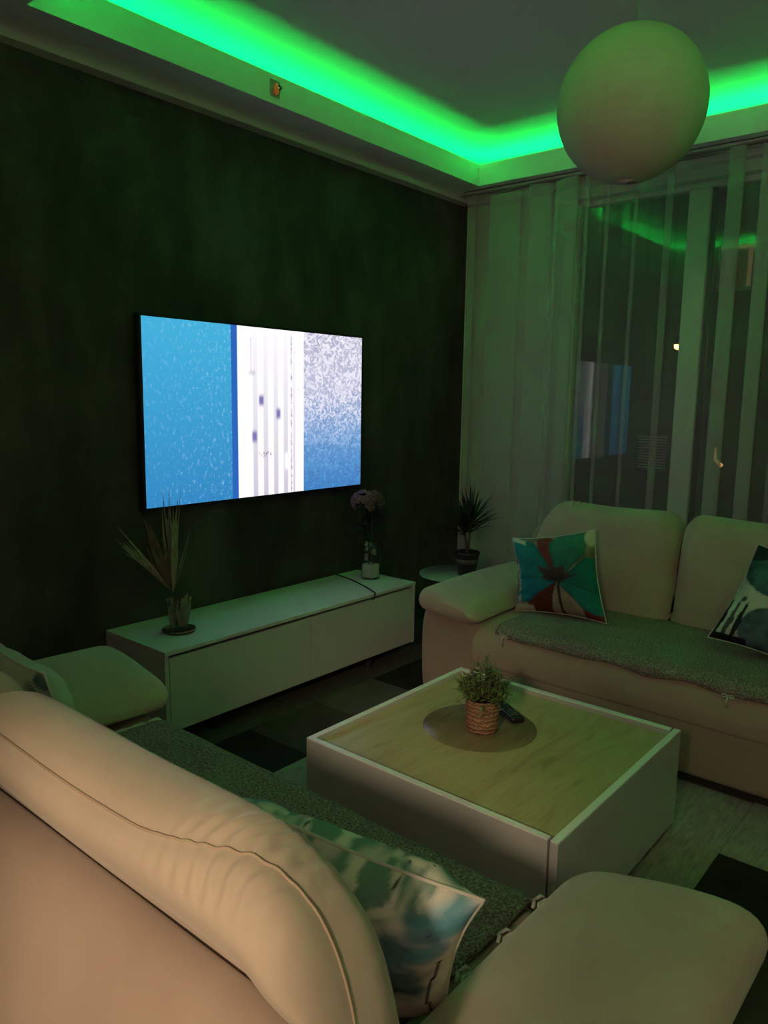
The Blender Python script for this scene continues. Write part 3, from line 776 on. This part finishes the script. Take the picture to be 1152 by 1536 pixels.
# ------------------------------------------------------------------ things on the sideboard
ZB = .4255
gv = thing('glass_vase', 'glass vase with dry grass plumes at the left end of the sideboard', 'vase', (-2.655, 1.835, ZB))
lathe('tray', [(.066, 0), (.068, .003), (.068, .010), (.064, .010), (.062, .005)], M_TRAY, gv, 40, 30)
lathe('tray_rim', [(.0685, .008), (.0705, .010), (.0685, .012), (.0665, .010)], M_GOLD, gv, 40)
prof = [(.03, .011), (.034, .014), (.038, .035), (.044, .07), (.05, .105), (.054, .135), (.0525, .135), (.0485, .105), (.042, .07), (.036, .035), (.03, .018)]
lathe('bowl', prof, M_GLASS, gv, 40)
R = random.Random(9); bm = bmesh.new()
for k in range(34):
    a = R.uniform(0, 2*PI); h = R.uniform(.06, .13); q = R.uniform(.018, .05)
    b0 = Vector((cos(a)*.01, sin(a)*.01, .025)); e = Vector((cos(a)*q, sin(a)*q, h+.02))
    add_blade(bm, b0, (b0+e)/2+Vector((cos(a)*.012, sin(a)*.012, 0)), e, R.uniform(.024, .036), 6, .3, .3, Vector((cos(a+1), sin(a+1), .2)))
mk('dried_leaves', bm, M_CREAM, gv)
# plumes: one upright bundle and one leaning to the left (towards -y)
bm = bmesh.new(); bp = bmesh.new()
base = Vector((.0, -.02, .05)); knot = Vector((.005, -.03, .175))
def spray(bmx, tip, w, n=5, bend=.02):
    tip = Vector(tip); mid = (knot+tip)/2+Vector((R.uniform(-bend, bend), R.uniform(-bend, bend), .01))
    add_tube(bm, [base, (base+knot)/2, knot], .0012, 4)
    add_blade(bmx, knot, mid, tip, w, 10, .03, .15, Vector((1, .1, .2)), lambda s: max(.04, min(1, s*2.2+.15)*(1-s)**.8))
for k in range(18):
    spray(bm, (R.uniform(-.02, .04), R.uniform(-.085, .0), R.uniform(.44, .56) if k % 4 else .61), R.uniform(.022, .040) if k % 4 else .012)
for k in range(11):
    f = R.random(); l_ = R.uniform(.75, 1.); spray(bm, (R.uniform(-.02, .05), -.03-.27*l_, .175+(.22+.09*f)*l_+.02), R.uniform(.014, .022))
for k in range(9):
    spray(bp, (R.uniform(-.03, .03), R.uniform(-.15, -.07), R.uniform(.38, .52)), R.uniform(.04, .06))
spray(bm, (.02, .065, .46), .006, bend=.0); spray(bm, (.02, .05, .44), .004)
mk('grass_plume', bm, M_PAMPAS, gv); q = mk('russet_plume', bp, M_PLUME, gv); q['label'] = 'reddish brown plume'

fv = thing('flower_vase', 'glass vase of pink hydrangea on white sand at the right end of the sideboard', 'vase', (-2.69, 3.11, ZB))
lathe('glass', [(.05, 0), (.052, .004), (.054, .10), (.05, .15), (.05, .19), (.0485, .19), (.0485, .15), (.0525, .10), (.0495, .008)], M_GLASS, fv, 40)
box('sand_block', -.034, .034, -.034, .034, .008, .082, M_SAND, fv, .004)
R = random.Random(11); bm = bmesh.new(); bs = bmesh.new(); bl_ = bmesh.new(); bw = bmesh.new()
hc = Vector((.01, -.04, .435))
for k in range(4):
    a = 2*PI*k/4; add_tube(bs, [(cos(a)*.015, sin(a)*.015, .08), (cos(a)*.012, -.01+sin(a)*.01, .22), hc+Vector((cos(a)*.03, sin(a)*.03, -.03))], .0028, 6)
for k in range(150):
    d = Vector((R.gauss(0, 1), R.gauss(0, 1), R.gauss(.2, .9))).normalized()
    if d.z < -.55: d.z *= -.3
    p = hc+Vector((d.x*.085, d.y*.10, d.z*.062))
    tx = d.cross(Vector((.3, .2, .9))).normalized(); ty = d.cross(tx)
    for j in range(4):
        aa = PI/2*j+k; e = tx*cos(aa)+ty*sin(aa); add_blade(bm, p, p+e*.010+d*.003, p+e*.020-d*.001, .018, 4, .35, .1, d, lambda s: .3+.7*sin(PI*min(1, s*.8+.1)))
for k in range(16):
    a = R.uniform(0, 2*PI); z0 = R.uniform(.22, .36); p = Vector((0, -.015, z0)); e = p+Vector((cos(a)*.09, sin(a)*.09, R.uniform(-.02, .05)))
    add_blade(bl_, p, (p+e)/2+Vector((0, 0, .02)), e, .045, 6, .05, .15)
for k in range(7):
    a = R.uniform(0, 2*PI); p = Vector((cos(a)*.028, sin(a)*.028, .10+.014*k)); bw = bmesh.new(); add_blade(bw, p, p+Vector((0, 0, .012)), p+Vector((cos(a+2)*.01, sin(a+2)*.01, .026)), .022, 4, .5, .1, Vector((1, -.6, .1)), lambda s: .9); mk('white_petal', bw, M_WPETAL, fv)
mk('stems', bs, M_LEAF_DK, fv); mk('flower_head', bm, M_PINK, fv); mk('leaves', bl_, M_LEAF_DK, fv)

cb = [(-2.885, 2.99, .50), (-2.87, 3.0, .445), (-2.82, 3.02, ZB+.004), (-2.74, 3.0, ZB+.004), (-2.62, 2.955, ZB+.004), (-2.53, 2.915, ZB+.004), (-2.475, 2.885, ZB+.004), (-2.452, 2.872, ZB+.002), (-2.449, 2.86, .405), (-2.451, 2.845, .40)]
cv = []
for i in range(len(cb)-1):
    p0, p1, p2, p3 = [Vector(cb[min(max(j, 0), len(cb)-1)]) for j in (i-1, i, i+1, i+2)]
    for k in range(5):
        s = k/5; cv.append(.5*(2*p1+(p2-p0)*s+(2*p0-5*p1+4*p2-p3)*s*s+(3*p1-p0-3*p2+p3)*s**3))
tag(mk('cable', add_tube(bmesh.new(), cv, .0035, 8), M_BLACK), 'thin dark cable trailing over the right end of the sideboard', 'cable')

# ------------------------------------------------------------------ pendant globe
gp = Vector((-.945, 2.18, 2.235)); GR = .203
pl = thing('pendant_lamp', 'unlit round paper globe hanging from the ceiling', 'lamp', gp)
n = 40
pr = [(GR*sin(PI*k/n), -GR*cos(PI*k/n)) for k in range(1, n)]
pr = [(.018, -GR*.997)]+pr+[(.02, GR*.995)]
t = NT('paper_globe_ribbed'); w = t.node('ShaderNodeTexWave'); t.link(t.coord('Object'), w.inputs[0]); w.bands_direction = 'Z'; w.inputs['Scale'].default_value = 12
t.bsdf((.46, .46, .335), .8, .2, bump=w.outputs[1], strength=.04); 
lathe('globe_shade', pr, t.m, pl, 64)
mk('cord', add_tube(bmesh.new(), [(0, 0, GR*.98), (.004, 0, .35), (0, 0, ZC-gp.z-.02)], .0025, 8), plain('grey_cord', (.25, .25, .24), .6), pl)
lathe('ceiling_rose', [(.05, ZC-gp.z-.03), (.052, ZC-gp.z-.002), (.05, ZC-gp.z)], M_TRIM, pl, 32, 40)

# small red object on the cove lip, its glow added so the red shows
hk = thing('red_glow_object', 'small red glowing object on a clear plate stuck to the ceiling cove', 'indicator light', (LX0, 2.37, 2.72))
box('plate', 0, .003, -.028, .028, -.034, .036, glass('clear_plate', 1.35, (.8, .82, .78)), hk, .001, 2)
lathe('glow_body', [(.003, -.026), (.009, -.02), (.011, -.008), (.008, .010), (.003, .02)], M_RED, hk, 20, None, (.014, -.002, 0))
mk('clip', add_tube(bmesh.new(), [(.004, .004, .018), (.014, .016, .014), (.012, .03, .012), (.006, .02, .0)], .004, 8), M_BLACK, hk)

# ------------------------------------------------------------------ curtain rail and curtains
RYc = 4.10
rail = thing('curtain_rail', 'white double curtain track under the cove above the window', 'curtain rail', (-1.0, RYc, ZS))
for dy in (-.045, .03):
    bm = bmesh.new(); add_box(bm, -1.83, 1.85, dy-.014, dy-.009, -.018, 0); add_box(bm, -1.83, 1.85, dy+.009, dy+.014, -.018, 0); add_box(bm, -1.83, 1.85, dy-.014, dy+.014, -.004, 0)
    mk('track', bm, plain('track_white', (.45, .45, .42), .5), rail, smooth=False)
def curtain(label, x0, x1, y, folds, seed, zb=.03, wave=.012, freq=9.):
    """sheer hanging sheet; folds = (x, width, layers-1 pairs) where the cloth doubles back"""
    path = []; x = x0
    for (fx, w, k) in sorted(folds):
        m = max(2, int((fx-x)/.02))
        for i in range(m): path.append((x+(fx-x)*i/m, 0, 1))
        for q in range(k):
            dy = -.012-.010*q; st = max(3, int(w/.012))
            for i in range(st): path.append((fx+w*i/st, dy*.25*(q > 0), .25))
            for i in range(4): path.append((fx+w+.004*sin(PI*i/4), dy*(.3+.4*i/4), .25))
            for i in range(st): path.append((fx+w-w*i/st, dy, .25))
            for i in range(4): path.append((fx-.004*sin(PI*i/4), dy*(1.-.2*i/4), .25))
        st = max(3, int(w/.012))
        for i in range(st): path.append((fx+w*i/st, -.008, .25))
        x = fx+w
    m = max(2, int((x1-x)/.02))
    for i in range(m+1): path.append((x+(x1-x)*i/m, 0, 1))
    zt = ZS-.02; zs = [zt, zt-.015, zt-.03, zt-.045, zt-.055, zt-.075, zt-.1, zt-.14, zt-.2, zt-.3]+[zt-.3-(zt-.3-zb)*i/14 for i in range(1, 15)]
    bm = bmesh.new(); V_ = []
    for z in zs:
        f = (zt-z)/(zt-zb); row = []
        for (px, dy, a) in path:
            yy = y+dy*(1+.25*f)+a*wave*(.6+.5*f)*sin(px*freq*2+seed+.5*sin(z*1.3))+.3*a*wave*sin(px*41+seed)
            sg = .022*(abs(sin(px*7.3+seed))**1.5)*max(0, 1-(zt-z)/.14)   # heading sags between the hooks
            hd = .007*sin(px*160+seed)*max(0, 1-(zt-z)/.07)               # gathered heading
            row.append(bm.verts.new((px+.004*f*sin(px*13+seed), yy+hd, z-sg)))
        V_.append(row)
    for a, b in zip(V_, V_[1:]):
        for i in range(len(a)-1): bm.faces.new((a[i], a[i+1], b[i+1], b[i]))
    c = tag(mk('curtain', bm, M_SHEER), label, 'curtain', 'white sheer curtains at the window')
    # gathering tape stitched along the top
    tp = [[Vector((q.co.x, q.co.y-.003, q.co.z)) for q in r] for r in V_[:0]]
    me = bpy.data.meshes.new('heading_tape'); b2 = bmesh.new()
    vv = c.data.vertices; nP = len(path)
    rr = [[b2.verts.new(vv[k*nP+i].co+Vector((0, -.004, 0))) for i in range(nP)] for k in range(0, 5)]
    for a, b in zip(rr, rr[1:]):
        for i in range(nP-1): b2.faces.new((a[i], a[i+1], b[i+1], b[i]))
    mk('heading_tape', b2, M_SHEER, c)
    return c
curtain('white sheer curtain panel covering the wall left of the window', -2.77, -2.185, RYc-.03, [(-2.765, .05, 1), (-2.60, .20, 1), (-2.33, .13, 1)], 1., wave=.016, freq=8)
curtain('white sheer curtain hanging across the window panes', -2.165, .70, RYc-.03,
        [(-2.162, .122, 3), (-1.985, .012, 1), (-1.865, .013, 1), (-1.705, .013, 1), (-1.54, .03, 1), (-1.235, .062, 3), (-1.085, .055, 3), (-.95, .02, 1), (-.82, .06, 2), (-.6, .1, 2), (-.35, .08, 2), (-.1, .1, 3), (.15, .1, 2), (.4, .1, 2), (.58, .1, 2)], 2.4, wave=.007, freq=5)

# ------------------------------------------------------------------ outside: night street, neighbouring building, street lamp
def at(px, py, Y):
    d = r2*((px-576)/F)+u2*(-(py-768)/F)+fw
    return Vector((0, 0, CAMH))+d*(Y/d.y)
YO = 13.0
struct(box('exterior_ground', -14, 10, YW+.3, 22, -3.2, -3.1, mottled('asphalt', (.02, .02, .02), (.035, .033, .03), 8, .9)))
bd = thing('apartment_building', 'dark apartment building across the street behind the window', 'building', (-5, YO, -3.1))
box('facade', -9, 12, .3, 3.3, 0, 14, mottled('dark_render', (.05, .045, .04), (.07, .065, .06), 1.5, .9), bd)
def loc(p): return Vector((p.x+5, 0, p.z+3.1))
# a lit window seen high in the right pane
a = loc(at(1072, 430, YO)); b = loc(at(1132, 362, YO))
box('window_frame', a.x-.05, b.x+.05, .22, .3, a.z-.05, b.z+.05, plain('lit_frame', (.5, .48, .4), .5), bd)
wl = box('lit_window', a.x, b.x, .20, .225, a.z, b.z, emitter('dim_warm_window', (1., .62, .2), .012), bd); wl['label'] = 'dim warm lit window'
bm = bmesh.new(); mx = a.x+(b.x-a.x)*.22
add_box(bm, mx-.02, mx+.03, .17, .20, a.z, b.z); add_box(bm, b.x-.12, b.x-.06, .17, .20, a.z, b.z); add_box(bm, a.x, b.x, .17, .20, b.z-.06, b.z)
mk('curtain_gap', bm, emitter('warm_gap', (1., .72, .3), .09), bd, smooth=False)
# shuttered window whose slats catch the light
a = loc(at(946, 706, YO)); b = loc(at(1004, 656, YO)); bm = bmesh.new()
for k in range(13):
    z = b.z-(b.z-a.z)*k/12.5
    for (xa, xb) in ((a.x, a.x+(b.x-a.x)*.36), (a.x+(b.x-a.x)*.42, a.x+(b.x-a.x)*.82)):
        v4 = [bm.verts.new(p) for p in ((xa, .26, z-.028), (xb, .26, z-.028), (xb, .2, z), (xa, .2, z))]; bm.faces.new(v4)
        v4b = [bm.verts.new(p) for p in ((xa, .26, z-.004), (xb, .26, z-.004), (xb, .2, z+.0), (xa, .2, z+.0))]; bm.faces.new(v4b)
sh = mk('shutter_slats', bm, plain('white_shutter', (.85, .86, .85), .6), bd, smooth=False)
box('shutter_recess', a.x-.05, b.x+.05, .27, .3, a.z-.1, b.z+.1, M_DARK, bd)
la = bpy.data.lights.new('shutter_lamp', 'AREA'); la.size = .5; la.energy = 1.8; la.color = (.95, 1, .97)
lo = bpy.data.objects.new('shutter_lamp', la); COL.objects.link(lo); lo.location = (a.x-5+.5, YO-.9, b.z-3.1+.4); lo.rotation_euler = (math.radians(65), 0, 0)
# street lamp
p = at(1018, 517, 11.0)
sl = thing('street_lamp', 'glowing warm street lamp seen through the left window pane', 'street lamp', (p.x+.35, 11.0, -3.1))
h = p.z+3.1
mk('pole', add_tube(bmesh.new(), [(0, 0, 0), (0, 0, h-.3), (-.06, 0, h+.02), (-.3, 0, h+.1)], [.06, .04, .035, .03], 10), M_DARK, sl)
lathe('lamp_head', [(.05, 0), (.09, .02), (.05, .1), (.02, .12)], M_DARK, sl, 20, None, (-.35, 0, h+.0))
q = lathe('lens', [(.02, -.07), (.055, -.05), (.06, 0)], emitter('street_lamp_glow', (1., .52, .16), 9.), sl, 20, None, (-.35, 0, h)); q['label'] = 'glowing amber lens'
# low garden light far below
p = at(1078, 692, 10.0)
bo = thing('garden_light', 'small dim orange light low behind the right window pane', 'light', (p.x, 10.0, -3.1))
mk('post', add_tube(bmesh.new(), [(0, 0, 0), (0, 0, p.z+3.1-.1)], .03, 8), M_DARK, bo)
mk('glow_body', add_tube(bmesh.new(), [(-.05, 0, p.z+3.1+.17), (-.045, 0, p.z+3.1+.02), (.04, 0, p.z+3.1-.06)], [.008, .02, .03], 8), emitter('orange_bulb', (1., .5, .22), .8), bo)

# ------------------------------------------------------------------ light: kitchen lamp behind the camera, added backrest spot, night sky
def lamp(name, typ, loc, tgt, energy, col, size=.2, **kw):
    l = bpy.data.lights.new(name, typ); l.energy = energy; l.color = col
    if typ == 'AREA': l.size = size
    else: l.shadow_soft_size = size
    for k, v in kw.items(): setattr(l, k, v)
    o = bpy.data.objects.new(name, l); COL.objects.link(o); o.location = loc
    o.rotation_euler = (Vector(tgt)-Vector(loc)).to_track_quat('-Z', 'Y').to_euler(); return o
lamp('kitchen_bulb', 'POINT', (.0, -1.30, 1.97), (0, 0, 0), 37, (1., .76, .54), .12)
lamp('backrest_boost_spot', 'SPOT', (.0, -1.32, 1.98), (-1.08, .5, .62), 168, (1., .72, .48), .11, spot_size=math.radians(36), spot_blend=.75)  # added beam beside the kitchen lamp, brightens the front sofa's backrest
wd = bpy.data.worlds.new('night'); sc.world = wd; wd.use_nodes = True
bg = wd.node_tree.nodes['Background']; bg.inputs[0].default_value = (.9, .85, .75, 1); bg.inputs[1].default_value = .006

vs = sc.view_settings
vs.view_transform = 'Standard'; vs.look = 'None'; vs.gamma = 1; vs.use_curve_mapping = False; vs.exposure = 0
sc.cycles.use_denoising = True
sc.cycles.transparent_max_bounces = 24; sc.cycles.max_bounces = 10; sc.cycles.diffuse_bounces = 6
